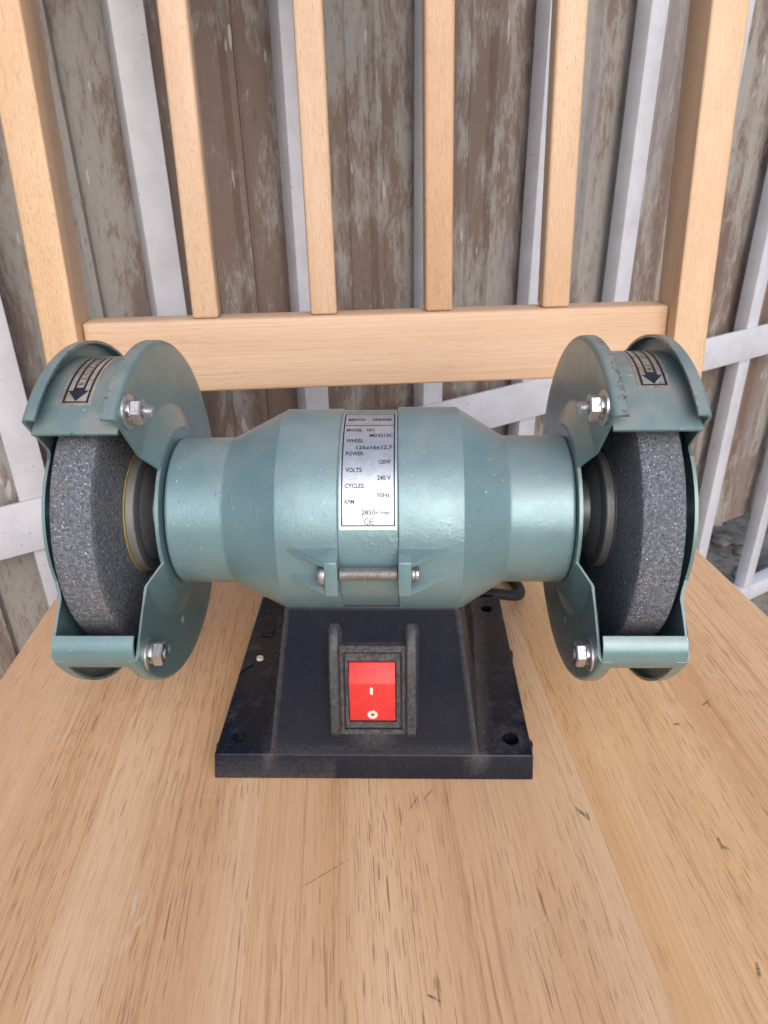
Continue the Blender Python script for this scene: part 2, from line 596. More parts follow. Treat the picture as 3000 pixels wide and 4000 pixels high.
# ------------------------------------------------------------------ ribbed weathered sheets behind the gate
def sheet(name, s0, s1, ya, zlo, zhi, label):
    root = empty(name, (0, GY, FLOOR), GA)
    tag(root, label, "sheet wall", "weathered sheets behind the gate")
    bm = bmesh.new()
    pts = []
    s = s0
    pts.append((s0, 0))
    base = -243.5 - 150 * 6
    k = 0
    while True:
        c = base + k * 149.6
        k += 1
        for (d, h) in ((-84, 0), (-80, -2.5), (-77, -2.5), (-73, 0), (-50, 0), (-45, -8), (-39, -8), (-35, 0), (20, 0), (30, 0)):
            q = c + d
            if s0 < q < s1:
                pts.append((q, h))
        if c > s1 + 200:
            break
    pts.append((s1, 0))
    rows = []
    nz = 14
    for i in range(nz + 1):
        z = zlo + (zhi - zlo) * i / nz
        rows.append([(bm.verts.new((a, ya + h + 1.2 * math.sin(z * .004 + a * .01), z)), bm.verts.new((a, ya + h + 1.2 + 1.2 * math.sin(z * .004 + a * .01), z))) for a, h in pts])
    for i in range(nz):
        for j in range(len(pts) - 1):
            for q in (0, 1):
                bm.faces.new((rows[i][j][q], rows[i][j + 1][q], rows[i + 1][j + 1][q], rows[i + 1][j][q]))
    for i in (0, nz):
        for j in range(len(pts) - 1):
            bm.faces.new((rows[i][j][0], rows[i][j + 1][0], rows[i][j + 1][1], rows[i][j][1]))
    for j in (0, -1):
        for i in range(nz):
            bm.faces.new((rows[i][j][0], rows[i][j][1], rows[i + 1][j][1], rows[i + 1][j][0]))
    fin("panel", bm, 'sheet', root, sharp=25)
    return root
sheet("ribbed_sheet", -900, 690, 38, 6, 1900, "brown-grey weathered ribbed sheet behind the gate, left and middle")
sheet("ribbed_sheet", 676, 1500, 41, 190, 1900, "greyer weathered ribbed sheet ending above the ground at far right")

# rubble seen through the gate at the right
bm = bmesh.new()
rb = empty("rubble", (0, GY, FLOOR), GA)
o = None
bm.free()
for i in range(16):
    bm = bmesh.new()
    bmesh.ops.create_icosphere(bm, subdivisions=1, radius=1)
    sx, sy, sz = random.uniform(18, 45), random.uniform(14, 34), random.uniform(5, 11)
    for v in bm.verts:
        k = 1 + random.uniform(-.4, .3)
        v.co = Vector((v.co.x * sx * k, v.co.y * sy * k, sz * .6 + v.co.z * sz * k))
    o = fin("rubble_stone", bm, 'ground', rb, sharp=20)
    o.location = ((760 + random.uniform(0, 330)) * MM, (60 + random.uniform(0, 140)) * MM, 0)
tag(rb, "scattered rubble on the dirty ground behind the gate at right", "rubble")

# ================================================================== CHAIR  (frame: x sideways, y to the back, z up)
CA = math.atan2(0.093, 1.0)
chair = empty("wooden_chair", (0, 0, FLOOR), CA)
tag(chair, "light varnished wooden chair with slatted back carrying the bench grinder", "chair")
def zc(z):
    return z - FLOOR
REC = 0.1195 / 0.993
def back(z, d=0.0):
    return 190 + REC * z + d

# seat boards
edges_f = lambda y: (-234.7 + .0446 * y, 278.0 - .075 * y)
YB0, YB1 = -262.0, 188.0
cuts = [None, -142.0, -62.0, 21.0, 100.6, 176.0, None]
tints = [.25, .0, .35, .0, 1.0, .5]
for i in range(6):
    bm = bmesh.new()
    def xa(y, i=i): return edges_f(y)[0] if cuts[i] is None else cuts[i]
    def xb(y, i=i): return edges_f(y)[1] if cuts[i + 1] is None else cuts[i + 1] - .04
    P = [(xa(YB0), YB0), (xb(YB0), YB0), (xb(YB1), YB1), (xa(YB1), YB1)]
    vs = [bm.verts.new((x, y, z)) for z in (zc(-20), zc(0)) for x, y in P]
    for q in ((3, 2, 1, 0), (4, 5, 6, 7), (0, 1, 5, 4), (1, 2, 6, 5), (2, 3, 7, 6), (3, 0, 4, 7)):
        bm.faces.new([vs[k] for k in q])
    bm.edges.ensure_lookup_table()
    outer = [e for e in bm.edges if (cuts[i] is None and all(abs(v.co.x - xa(v.co.y)) < .01 for v in e.verts)) or
             (cuts[i + 1] is None and all(abs(v.co.x - xb(v.co.y)) < .01 for v in e.verts)) or all(abs(v.co.y - YB0) < .01 for v in e.verts)]
    outer = [e for e in outer if abs(e.verts[0].co.z - e.verts[1].co.z) < .01]
    bmesh.ops.bevel(bm, geom=outer, offset=4, segments=4, affect='EDGES', profile=.5)
    seedwood(fin("seat_board", bm, 'seat', chair, sharp=40), tints[i])

def lean_box(x0, x1, z0, z1, d0, d1, bev, mat, name, tint=.3, straight_below=None):
    """box following the lean of the chair back"""
    bm = bmesh.new()
    hexa(bm, [(x0, back(z0, d0), zc(z0)), (x1, back(z0, d0), zc(z0)), (x1, back(z0, d1), zc(z0)), (x0, back(z0, d1), zc(z0)),
              (x0, back(z1, d0), zc(z1)), (x1, back(z1, d0), zc(z1)), (x1, back(z1, d1), zc(z1)), (x0, back(z1, d1), zc(z1))], bev, 3)
    return seedwood(fin(name, bm, mat, chair, sharp=40), tint, .45 if tint == .01 else 0.0)

for x0, x1, tt in ((-226.6, -201.3, .8), (245.0, 271.0, .55)):
    # rear post: leaning above the seat, upright below
    bm = bmesh.new()
    prof = []
    for (z, d) in ((560, 0), (-20, 0), (FLOOR, 14)):
        prof.append((190 + REC * max(z, -20) + d, zc(z)))
    backp = []
    for (z, d) in ((FLOOR, 14), (-20, 0), (560, 0)):
        backp.append((190 + REC * max(z, -20) + d + 36, zc(z)))
    out = prof + backp
    poly_extrude(bm, [(a, b) for a, b in out], lambda u, v, h: (h, u, v), x0, x1)
    bmesh.ops.bevel(bm, geom=list(bm.edges), offset=2.2, segments=3, affect='EDGES', profile=.5)
    seedwood(fin("back_post", bm, 'wood_z', chair, sharp=40), tt)

seedwood(lean_box(-201.0, 244.7, 123.2, 176.5, 13, 35, 2.2, 'wood_x', "lower_rail"), .25)
lean_box(-201.0, 244.7, 470, 535, 13, 35, 2.2, 'wood_x', "top_rail")
for (x0, x1), tt in zip(((-120.4, -100.9), (-32.3, -12.1), (55.3, 76.1), (145.6, 167.0)), (.2, .1, .01, .45)):
    lean_box(x0, x1, 176.8, 469.5, 16, 33, 2.4, 'wood_z', "back_slat", tt)
for x0, x1 in ((-228, -190), (240, 278)):
    bm = bmesh.new()
    box(bm, x0, x1, -246, -208, zc(FLOOR), zc(-20.3), 2, 2)
    seedwood(fin("front_leg", bm, 'wood_z', chair), .3)
bm = bmesh.new(); box(bm, -189.6, 239.6, -238, -218, zc(-75), zc(-20.3), 1.5, 2)
seedwood(fin("front_apron", bm, 'wood_x', chair), .3)
for x0, x1 in ((-222, -204), (250, 268)):
    bm = bmesh.new(); box(bm, x0, x1, -207.6, 187, zc(-75), zc(-20.3), 1.5, 2)
    seedwood(fin("side_apron", bm, 'seat', chair), .3)

# ================================================================== BENCH GRINDER
grinder = empty("bench_grinder")
tag(grinder, "teal bench grinder with two grey abrasive wheels on a black base with red switch", "bench grinder")

# ---- base: low tray with flanges and the sloping plinth
def boolean_cut(obj, cutters):
    for c in cutters:
        md = obj.modifiers.new("b", 'BOOLEAN')
        md.operation = 'DIFFERENCE'
        md.object = c
        md.solver = 'EXACT'
    dg = bpy.context.evaluated_depsgraph_get()
    me = bpy.data.meshes.new_from_object(obj.evaluated_get(dg))
    obj.modifiers.clear()
    old = obj.data
    obj.data = me
    bpy.data.meshes.remove(old)
    for c in cutters:
        cm = c.data
        bpy.data.objects.remove(c)
        bpy.data.meshes.remove(cm)
    me.shade_smooth()
    me.set_sharp_from_angle(angle=rad(32))

def foot_x(y, right):
    return 54.2 + (y + 57.45) * 7.3 / 119.5 if right else -52.3 - (y + 57.45) * 2.0 / 119.5
def dust_base(co):
    # dirt caught where the plinth meets the flanges, round the screw holes and on the front wall
    d = .05
    if co.z > 14:
        d = max(d, 1.1 - abs(co.x - foot_x(co.y, True)) / 7.0, .8 - abs(co.x - foot_x(co.y, False)) / 6.0)
        d = max(d, .9 - math.hypot(co.x - 71.3, co.y + 46.3) / 13.0)
    elif co.y < -56 and co.x < -20:
        d = .5
    return d
bm = bmesh.new()
hexa(bm, [(-82, -59.2, .5), (82, -59.2, .5), (82, 86, .5), (-82, 86, .5),
          (-80.6, -57.4, 16), (81.2, -57.4, 16), (81.2, 85, 16), (-80.6, 85, 16)], .9, 3)
bmesh.ops.subdivide_edges(bm, edges=[e for e in bm.edges if e.calc_length() > 20], cuts=40, use_grid_fill=True)
base = fin("base", bm, 'plastic', grinder, wear=dust_base)
cut = []
for (x, y, r) in ((-69.9, -45.7, 3.4), (71.3, -46.3, 4.1), (71.3, 70, 3.6)):
    bm = bmesh.new()
    bmesh.ops.create_cone(bm, cap_ends=True, segments=32, radius1=r, radius2=r, depth=30)
    bmesh.ops.translate(bm, verts=bm.verts, vec=(x, y, 16 + (15 - (3.0 if x < 0 and y < 0 else 9))))
    cut.append(fin("cutter", bm, 'plastic', None, wear=lambda c: .5))
boolean_cut(base, cut)
# feet bumps at the flange edges
for (x, y) in ((82.3, 31), (82.3, -44), (-81.6, -46)):
    bm = bmesh.new()
    bmesh.ops.create_cone(bm, cap_ends=True, segments=24, radius1=5.2, radius2=4.8, depth=11.5)
    bmesh.ops.translate(bm, verts=bm.verts, vec=(x - math.copysign(3.6, x), y, 5.9))
    bmesh.ops.bevel(bm, geom=[e for e in bm.edges if all(v.co.z > 8 for v in e.verts)], offset=1, segments=2, affect='EDGES')
    fin("foot", bm, 'rubber', base)
bm = bmesh.new()
bmesh.ops.create_cone(bm, cap_ends=True, segments=20, radius1=2.3, radius2=1.9, depth=1.4)
bmesh.ops.translate(bm, verts=bm.verts, vec=(-70.5, 18.2, 16.6))
fin("rivet", bm, 'white_mark', base)
bm = bmesh.new()
tube(bm, [(-80, 3, 15.9), (-77.5, 9, 16.2), (-73.6, 12.5, 16.1)], .7, 8)
fin("moulding_ridge", bm, 'plastic', base)
bm = bmesh.new()
box(bm, -74, -66, 40, 52, 15.5, 17.2, .6, 2)
fin("moulding_pad", bm, 'plastic', base)

# plinth
def plinth_wear(co):
    d = .0
    d = max(d, (1.0 - (co.z - 15.6) / 8.0) * (1.2 if co.x > 52 else .35))
    # grime below and round the switch, rubbed edges
    d = max(d, .75 - math.hypot((co.x - 1) / 1.3, co.z - 27) / 16.0 if co.y < 0 else 0)
    if co.y < 0 and (co.x > 53.5 - (co.z - 15.6) * .142 - 1.5 or co.x < -51.6 + (co.z - 15.6) * .142 + 1.5):
        d = max(d, .55)
    return d
bm = bmesh.new()
hexa(bm, [(-52.3, -57.45, 15.6), (54.2, -57.45, 15.6), (61.5, 62, 15.6), (-54.3, 62, 15.6),
          (-41.2, -37.6, 93.4), (43.2, -37.6, 93.4), (45.5, 37.6, 93.4), (-41.2, 37.6, 93.4)], .8, 3)
bmesh.ops.subdivide_edges(bm, edges=[e for e in bm.edges if e.calc_length() > 20], cuts=36, use_grid_fill=True)
fin("plinth", bm, 'plastic', grinder, wear=plinth_wear)

# plinth front plane frame: u sideways, w up the slope, h out of it
PU = Vector((0, 19.85, 77.8)).normalized()
PN = Vector((0, -77.8, 19.85)).normalized()
PO = Vector((0, -57.45, 15.6))
def onp(u, w, h):
    return PO + Vector((u, 0, 0)) + PU * w + PN * h

# ---- rocker switch
bm = bmesh.new()
def frame(bm, u0, u1, w0, w1, iu0, iu1, iw0, iw1, h0, h1, hin):
    """raised frame with a bevelled inside"""
    o_ = [(u0, w0), (u1, w0), (u1, w1), (u0, w1)]
    i_ = [(iu0, iw0), (iu1, iw0), (iu1, iw1), (iu0, iw1)]
    a = [bm.verts.new(onp(u, w, h0)) for u, w in o_]
    b = [bm.verts.new(onp(u + (.5 if u == u0 else -.5), w + (.5 if w == w0 else -.5), h1)) for u, w in o_]
    c = [bm.verts.new(onp(u, w, h1)) for u, w in i_]
    d = [bm.verts.new(onp(u, w, hin)) for u, w in i_]
    for p, q in ((a, b), (b, c), (c, d)):
        for k in range(4):
            bm.faces.new((p[k], p[(k + 1) % 4], q[(k + 1) % 4], q[k]))
    bm.faces.new(d)
frame(bm, -15.8, 18.0, 13.6, 61.6, -13.3, 15.4, 16.6, 57.8, -1, 3.8, 1.4)
bezel = fin("switch_surround", bm, 'plastic', grinder, wear=lambda c: 1.0)
bm = bmesh.new()
frame(bm, -12.9, 15.0, 17.0, 57.4, -10.9, 12.6, 20.6, 53.2, 1.0, 3.4, .6)
fin("switch_bezel", bm, 'plastic', bezel, wear=lambda c: 1.0)
for (u0, u1, k) in ((-19.9, -15.3, -1), (17.5, 22.3, 1)):
    # upright guard ridge, its crest sloping away at the top and tapering at the foot
    bm = bmesh.new()
    secs = [(11.2, .2, 1.2), (13.4, 5.2, .4), (16.5, 7.4, 0), (57.5, 7.2, 0), (68.5, 3.0, 0), (71.2, .2, .7)]
    rings = []
    for (w, h, inset) in secs:
        a, b = u0 + inset, u1 - inset
        rings.append([bm.verts.new(onp(u, w, hh)) for u, hh in ((a - 1.6, -1), (a, max(h - .5, 0)), (a + .5, h), (b - .5, h), (b, max(h - .5, 0)), (b + 1.6, -1))])
    for A, B in zip(rings, rings[1:]):
        for j in range(5):
            bm.faces.new((A[j], A[j + 1], B[j + 1], B[j]))
    bm.faces.new(rings[0]); bm.faces.new(rings[-1][::-1])
    bm.faces.new([r[0] for r in rings] + [r[-1] for r in reversed(rings)])
    fin("switch_ridge", bm, 'plastic', bezel, wear=lambda c: .7)
# rocker: short steep face above, long face below
bm = bmesh.new()
cr = [(21.2, .4), (21.2, 3.3), (43.2, 7.6), (52.4, 3.2), (52.4, .4)]
L_, R_ = [], []
for (w, h) in cr:
    L_.append(bm.verts.new(onp(-10.5, w, h)))
    R_.append(bm.verts.new(onp(12.0, w, h)))
for k in range(len(cr) - 1):
    bm.faces.new((L_[k], R_[k], R_[k + 1], L_[k + 1]))
bm.faces.new(L_); bm.faces.new(R_[::-1]); bm.faces.new((L_[0], L_[-1], R_[-1], R_[0]))
bmesh.ops.bevel(bm, geom=list(bm.edges), offset=.45, segments=2, affect='EDGES', profile=.5)
fin("rocker", bm, 'red', bezel)
def onrock(u, w, h):
    return onp(u, w, 3.3 + (w - 21.2) * (4.3 / 22.0) + h)
bm = bmesh.new()
pts = [(.55 + .75 * math.cos(t), (41.0 if math.sin(t) > 0 else 38.2) + .75 * math.sin(t)) for t in [2 * math.pi * k / 20 for k in range(20)]]
poly_extrude(bm, [(u - .1, w - .6) for u, w in pts], onrock, -.1, .12)
fin("switch_mark", bm, 'white_mark', bezel)
bm = bmesh.new()
ro, ri = 2.45, .95
oa = [bm.verts.new(onrock(.75 + ro * math.cos(t), 24.9 + ro * math.sin(t), .10)) for t in [2 * math.pi * k / 36 for k in range(36)]]
ia = [bm.verts.new(onrock(.75 + ri * math.cos(t), 24.9 + ri * math.sin(t), .10)) for t in [2 * math.pi * k / 36 for k in range(36)]]
ob_ = [bm.verts.new(onrock(.75 + ro * math.cos(t), 24.9 + ro * math.sin(t), -.1)) for t in [2 * math.pi * k / 36 for k in range(36)]]
for k in range(36):
    j = (k + 1) % 36
    bm.faces.new((oa[k], oa[j], ia[j], ia[k]))
    bm.faces.new((oa[k], ob_[k], ob_[j], oa[j]))
fin("switch_mark", bm, 'white_mark', bezel)

# ---- motor: two cast end housings and the band between
RM, RN = 50.5, 36.7
def housing(prof, name):
    bm = bmesh.new()
    rev(bm, prof, 160)
    return fin(name, bm, 'cast', grinder, sharp=18, wear=lambda c: 0.0)
housing([(-12.5, 30), (-12.5, RM - .5), (-13.0, RM), (-27, RM), (-39.8, RM), (-40.5, RM - .15), (-41.3, RM - .7), (-66.2, RN + .5), (-67.2, RN + .1), (-68.2, RN),
         (-92.5, RN), (-93.4, RN - .3), (-93.8, RN - 1), (-93.8, 12)], "end_housing")
housing([(14.0, 30), (14.0, RM + .1), (14.5, RM + .6), (28, RM + .6), (42.3, RM + .5), (43.0, RM + .3), (43.8, RM - .3), (64.4, RN + .5), (65.4, RN + .1), (66.4, RN),
         (93.5, RN), (94.4, RN - .3), (94.8, RN - 1), (94.8, 12)], "end_housing")
RB = RM - .7
bm = bmesh.new()
rev(bm, [(-12.4, 30), (-12.4, RB), (13.9, RB), (13.9, 30)], 160)
fin("centre_band", bm, 'cast', grinder, sharp=30, wear=lambda c: .0)

# ---- clamp lugs with screw
def lug(s, xa, xt, name):
    """s=-1 left: block next to the band at xa, ribs tapering away to xt"""
    bm = bmesh.new()
    yf = -59.3
    ext = 5.8 * (1 if xt > xa else -1)
    xb = xa + ext
    def surf(z):
        return -math.sqrt(max(1, (RM - .6) ** 2 - (z - H) ** 2))
    # block
    z0, z1 = 113.2, 130.4
    ys0, ys1 = surf(z0), surf(z1)
    hexa(bm, [(xa, yf, z0), (xb, yf, z0), (xb, ys0 + 2, z0 - 4), (xa, ys0 + 2, z0 - 4), (xa, yf, z1), (xb, yf, z1), (xb, ys1 + 2, z1 + 3), (xa, ys1 + 2, z1 + 3)], .45, 2)
    # ribs: triangular webs above and below the pocket
    for (zf, zt, th) in ((129.0, 132.2, 2.9), (114.6, 118.2, 2.9)):
        yt = surf(zt) - .2
        A = [(xb - .3 * (1 if ext > 0 else -1), yf + .3, zf), (xt, yt, zt), (xt, yt + 4, zt), (xb - .3 * (1 if ext > 0 else -1), ys1 + 3, zt)]
        vs = []
        for dz in (-th / 2, th / 2):
            vs.append([bm.verts.new((p[0], p[1], p[2] + dz)) for p in A])
        bm.faces.new(vs[0][::-1]); bm.faces.new(vs[1])
        fs = []
        for k in range(4):
            fs.append(bm.faces.new((vs[0][k], vs[0][(k + 1) % 4], vs[1][(k + 1) % 4], vs[1][k])))
        bmesh.ops.bevel(bm, geom=[e for e in fs[0].edges], offset=.5, segments=2, affect='EDGES')
    return fin(name, bm, 'cast', grinder, sharp=40, wear=lambda c: .45 if c.y < -58.5 else .15)
lug(-1, -12.55, -36.3, "clamp_lug")
lug(1, 14.05, 37.6, "clamp_lug")
bm = bmesh.new()
prof = [(-12.3, 0)]
x = -12.3
while x < 13.6:
    prof += [(x, 2.55), (x + .45, 3.2)]
    x += .9
prof += [(13.8, 2.6), (13.8, 0)]
rev(bm, prof, 28, y0=-54.3, z0=121.9)
screw = fin("clamp_screw", bm, 'rod', grinder, sharp=70)
bm = bmesh.new()
rev(bm, [(-18.5, 0), (-18.5, 4.6), (-20.2, 4.5)] + [(-20.2 - 2.6 * math.sin(rad(a)), 4.5 * math.cos(rad(a))) for a in (20, 40, 60, 80, 90)], 28, y0=-54.6, z0=121.6)
fin("screw_head", bm, 'zinc', screw, sharp=50)
bm = bmesh.new()
rev(bm, [(20.0, 0), (20.0, 2.9), (20.6, 3.1), (21.2, 2.8), (21.8, 3.1), (22.4, 2.8), (23, 2.9), (23.2, 2.4), (23.2, 0)], 24, y0=-54.3, z0=121.9)
fin("screw_end", bm, 'rod', screw, sharp=50)

# ---- nameplate, bent round the band
def onband(u, deg, h):
    r = RB + .12 + h
    return Vector((u, -r * math.cos(rad(deg)), H + r * math.sin(rad(deg))))
bm = bmesh.new()
A0, A1, NN = 16.5, 93.2, 48
g0 = []
for k in range(NN + 1):
    d = A0 + (A1 - A0) * k / NN
    g0.append([bm.verts.new(onband(u, d, h)) for u, h in ((-11.75, -.1), (-11.75, .22), (13.55, .22), (13.55, -.1))])
for a, b in zip(g0, g0[1:]):
    for j in range(3):
        bm.faces.new((a[j], a[j + 1], b[j + 1], b[j]))
bm.faces.new(g0[0]); bm.faces.new(g0[-1][::-1])
plate = fin("nameplate", bm, 'plate', grinder, sharp=40)
MMD = 1.0 / (RB * math.pi / 180)          # degrees per mm of arc
bm = bmesh.new()
T = lambda s, x0, x1, d, cap=2.15, b=.022: text_into(bm, s, x0, x1, d, cap * MMD, onband, .30, b)
strip(bm, -11.0, -10.35, 18.4, 91.4, onband, .28, 40)
strip(bm, 12.1, 12.75, 18.4, 91.4, onband, .28, 40)
strip(bm, -10.3, 12.05, 18.4, 19.0, onband, .28, 1)
strip(bm, -10.3, 12.05, 90.8, 91.4, onband, .28, 1)
strip(bm, -10.3, 12.05, 77.2, 77.75, onband, .28, 1)
T("BENCH", -9.1, -1.3, 83.7, 2.4, .03); T("GRINDER", 2.1, 11.4, 83.6, 2.4, .03)
T("MODEL", -9.4, -2.2, 73.3); T("NO:", -.2, 3.4, 73.3)
T("MD3213C", 1.2, 11.6, 68.9)
T("WHEEL:", -9.3, -1.2, 65.1)
T("125x16x12.7", -4.6, 11.5, 60.5)
T("POWER:", -9.2, -1.0, 56.7)
T("120W", 5.5, 11.0, 51.7)
T("VOLTS:", -9.2, -1.6, 47.2)
T("240 V", 4.9, 10.9, 43.0)
T("CYCLES:", -9.4, -.6, 38.8)
T("50Hz", 4.9, 10.5, 34.0)
T("RPM:", -9.4, -4.6, 30.7)
T("2850r/min", -2.1, 10.7, 25.4)
# CE mark: two arcs and a bar
for cx, bar in ((.55, False), (2.75, True)):
    for k in range(14):
        a, b = 60 + 240 * k / 14, 60 + 240 * (k + 1) / 14
        q = []
        for (t, r) in ((a, 1.45), (b, 1.45), (b, 1.1), (a, 1.1)):
            q.append(bm.verts.new(onband(cx + r * math.cos(rad(t)), 20.85 + r * math.sin(rad(t)) * MMD, .30)))
        bm.faces.new(q)
    if bar:
        strip(bm, cx - 1.05, cx + .35, 20.85 - .18 * MMD, 20.85 + .18 * MMD, onband, .30)
fin("lettering", bm, 'ink', plate, sharp=80)

# ---- wheel guards, wheels and hardware on both sides
RG, RS = 84.6, 77.0
AU, AL = 52.8, -25.0           # opening of the guard, upper and lower lip
def a_lo(r):
    return AU + 0.6 * max(0, min(1, (85 - r) / 40))
def a_hi(r):
    return 360 - 25.0 + 15.0 * max(0, min(1, (85 - r) / 40))

for s in (-1, 1):
    X = lambda x: s * x
    off = -.6 if s < 0 else .3
    # ---- inner plate
    th = 1.3
    oi = [(106.2, RG), (102.6, RG)] + arc_pts(102.6, RG - 2.6, 2.6, 90, 180, 5)[1:] + [(100, 74), (100, 64), (100, 55), (100, 53.6), (99.7, 52.6), (95.6, 43), (95.2, 42.2), (95.1, 40.6)]
    inn = [(96.4, 40.6), (96.5, 42.4), (97.0, 43.6), (101.0, 53.0), (101.3, 53.9), (101.3, 55), (101.3, 64), (101.3, 74), (101.3, RG - 2.6), (101.7, RG - 1.7), (102.6, RG - th), (106.2, RG - th)]
    bm = bmesh.new()
    rev(bm, [(X(x), r) for x, r in oi + inn], 120, a_lo, a_hi, closed=True)
    rev(bm, [(X(95.0), 30), (X(95.0), 40.9), (X(96.6), 40.9), (X(96.6), 30)], 96, closed=True)
    # two pressed dimples
    for (r, a) in ((59, -74), (69.7, -54)):
        y, z = -r * math.cos(rad(a)), H + r * math.sin(rad(a))
        rev(bm, [(X(100.2), 2.6), (X(99.5), 2.0), (X(99.1), 1.0), (X(99.0), 0)], 16, y0=y, z0=z)
    def wr(c):
        r = math.hypot(c.y, c.z - H)
        t = math.degrees(math.atan2(c.z - H, -c.y))
        w = 0
        if r > RG - 3 and abs(c.x) > 102:
            w = .34 + .5 * max(0, (abs(c.x) - 104) / 2.2)
            if s > 0 and 52 < t < 92:
                w += .32
        if abs(t - AU) < 1.5 or abs(t - AL) < 1.5:
            w = max(w, .4)
        return w
    fin("inner_guard_plate", bm, 'sheetpaint', grinder, sharp=40, wear=wr)
    # ---- outer plate
    oo = [(133.2, RG), (136.6, RG)] + arc_pts(136.6, RG - 2.6, 2.6, 90, 0, 5)[1:] + [(139.2, 74), (139.2, 66), (139.4, 60), (140.6, 56.5), (142.6, 52.6), (143.2, 51)]
    oin = [(141.8, 51), (141.2, 52.2), (139.2, 56.2), (138.0, 59.6), (137.9, 66), (137.9, 74), (137.9, RG - 2.6), (137.5, RG - 1.7), (136.6, RG - th), (133.2, RG - th)]
    bm = bmesh.new()
    rev(bm, [(X(x), r) for x, r in oo + oin], 120, a_lo, a_hi, closed=True)
    rev(bm, [(X(143.25), 51.1), (X(144.4), 46), (X(144.8), 38), (X(144.8), 0), ], 96)
    rev(bm, [(X(143.25), 51.1), (X(141.75), 51.1), (X(143.0), 45.8), (X(143.5), 38), (X(143.5), 0)], 96)
    def wo(c):
        r = math.hypot(c.y, c.z - H)
        t = math.degrees(math.atan2(c.z - H, -c.y))
        w = 0
        if r > RG - 3 and abs(c.x) < 138.5:
            w = .30 + .5 * max(0, (135.2 - abs(c.x)) / 2)
        if abs(t - AU) < 1.5 or abs(t - AL) < 1.5:
            w = max(w, .4)
        return w
    fin("outer_guard_plate", bm, 'sheetpaint', grinder, sharp=40, wear=wo)
    # ---- cover strip between the plates
    bm = bmesh.new()
    n = 120
    cp = [(101.6, RS), (110, RS), (119.5, RS), (129, RS), (137.6, RS), (137.6, RS - 1.4), (119.5, RS - 1.4), (101.6, RS - 1.4)]
    rev(bm, [(X(x), r) for x, r in cp], n, AU - 1.6 , 360 - 47.5, closed=True)
    # lower end of the strip, rolled into a rounded lip
    path = [(-RS * math.cos(rad(a)), H + RS * math.sin(rad(a))) for a in (-47.3, -46.0)]
    path += [(-65.8 - 11 * math.cos(rad(a)), 93.2 + 11 * math.sin(rad(a))) for a in range(-84, 53, 8)]
    sec = []
    for i, (py, pz) in enumerate(path):
        q0, q1 = path[max(i - 1, 0)], path[min(i + 1, len(path) - 1)]
        ty, tz = q1[0] - q0[0], q1[1] - q0[1]
        l = math.hypot(ty, tz)
        ny, nz_ = tz / l, -ty / l          # towards the wheel
        sec.append([bm.verts.new((X(xx), py + ny * t, pz + nz_ * t)) for xx, t in ((101.6, 0), (137.6, 0), (137.6, 1.3), (101.6, 1.3))])
    for A, B in zip(sec, sec[1:]):
        for j in range(4):
            bm.faces.new((A[j], A[(j + 1) % 4], B[(j + 1) % 4], B[j]))
    bm.faces.new(sec[0]); bm.faces.new(sec[-1][::-1])
    def wc(c):
        t = math.degrees(math.atan2(c.z - H, -c.y))
        return .55 if abs(t - (AU - 1.6)) < 1.2 else (.35 if (-22 < t < -18) else .12)
    fin("guard_cover", bm, 'sheetpaint', grinder, sharp=40, wear=wc)
    # ---- rotation sticker: arrow pointing to the viewer
    cx = -122.8 if s < 0 else 122.4
    d0, d1 = (62.8, 95.5) if s < 0 else (68.6, 101)
    sk = 0.075 if s < 0 else 0.10           # stuck on a little askew
    sgn = -1 if s < 0 else 1
    def ons(u, d, h):
        r = RS + .05 + h
        uu = cx + u + sgn * sk * (d - d0)
        return Vector((uu, -r * math.cos(rad(d)), H + r * math.sin(rad(d))))
    md = 1.0 / (RS * math.pi / 180)
    bm = bmesh.new()
    NN = 24
    g0 = []
    for k in range(NN + 1):
        d = d0 - .6 + (d1 - d0 + 1.2) * k / NN
        g0.append([bm.verts.new(ons(u + .25 * math.sin(k * 1.7), d, h)) for u, h in ((-6.9, -.08), (-6.9, .12), (6.9, .12), (6.9, -.08))])
    for a, b in zip(g0, g0[1:]):
        for j in range(3):
            bm.faces.new((a[j], a[j + 1], b[j + 1], b[j]))
    bm.faces.new(g0[0]); bm.faces.new(g0[-1][::-1])
    st = fin("rotation_label", bm, 'sticker', grinder, sharp=60)
    bm = bmesh.new()
    hh = .17
    strip(bm, -5.6, -4.55, d0 + .5, d1 - .3, ons, hh, 18)
    strip(bm, 4.55, 5.6, d0 + .5, d1 - .3, ons, hh, 18)
    strip(bm, -4.5, 4.5, d0 + .5, d0 + 1.2, ons, hh, 1)
    strip(bm, -4.5, 4.5, d1 - .9, d1 - .3, ons, hh, 1)
    # arrow head
    tip, shoulder = d0 + 1.25, d0 + 6.2
    for k in range(6):
        a, b = tip + (shoulder - tip) * k / 6, tip + (shoulder - tip) * (k + 1) / 6
        wa, wb = 4.5 * k / 6, 4.5 * (k + 1) / 6
        q = [(-wa, a), (wa, a), (wb, b), (-wb, b)] if k else [(0, a), (wb, b), (-wb, b)]
        bm.faces.new([bm.verts.new(ons(u, d, hh)) for u, d in q])
    strip(bm, -2.6, 2.6, shoulder, shoulder + 1.6, ons, hh, 2)
    strip(bm, -2.6, -1.5, shoulder + 1.6, d1 - .9, ons, hh, 18)
    strip(bm, 1.5, 2.6, shoulder + 1.6, d1 - .9, ons, hh, 18)
    # letters stacked along the shaft, reading towards the arrow head
    word = "ROTATION"
    span0, span1 = shoulder + 2.2, d1 - 1.4
    step = (span1 - span0) / len(word)
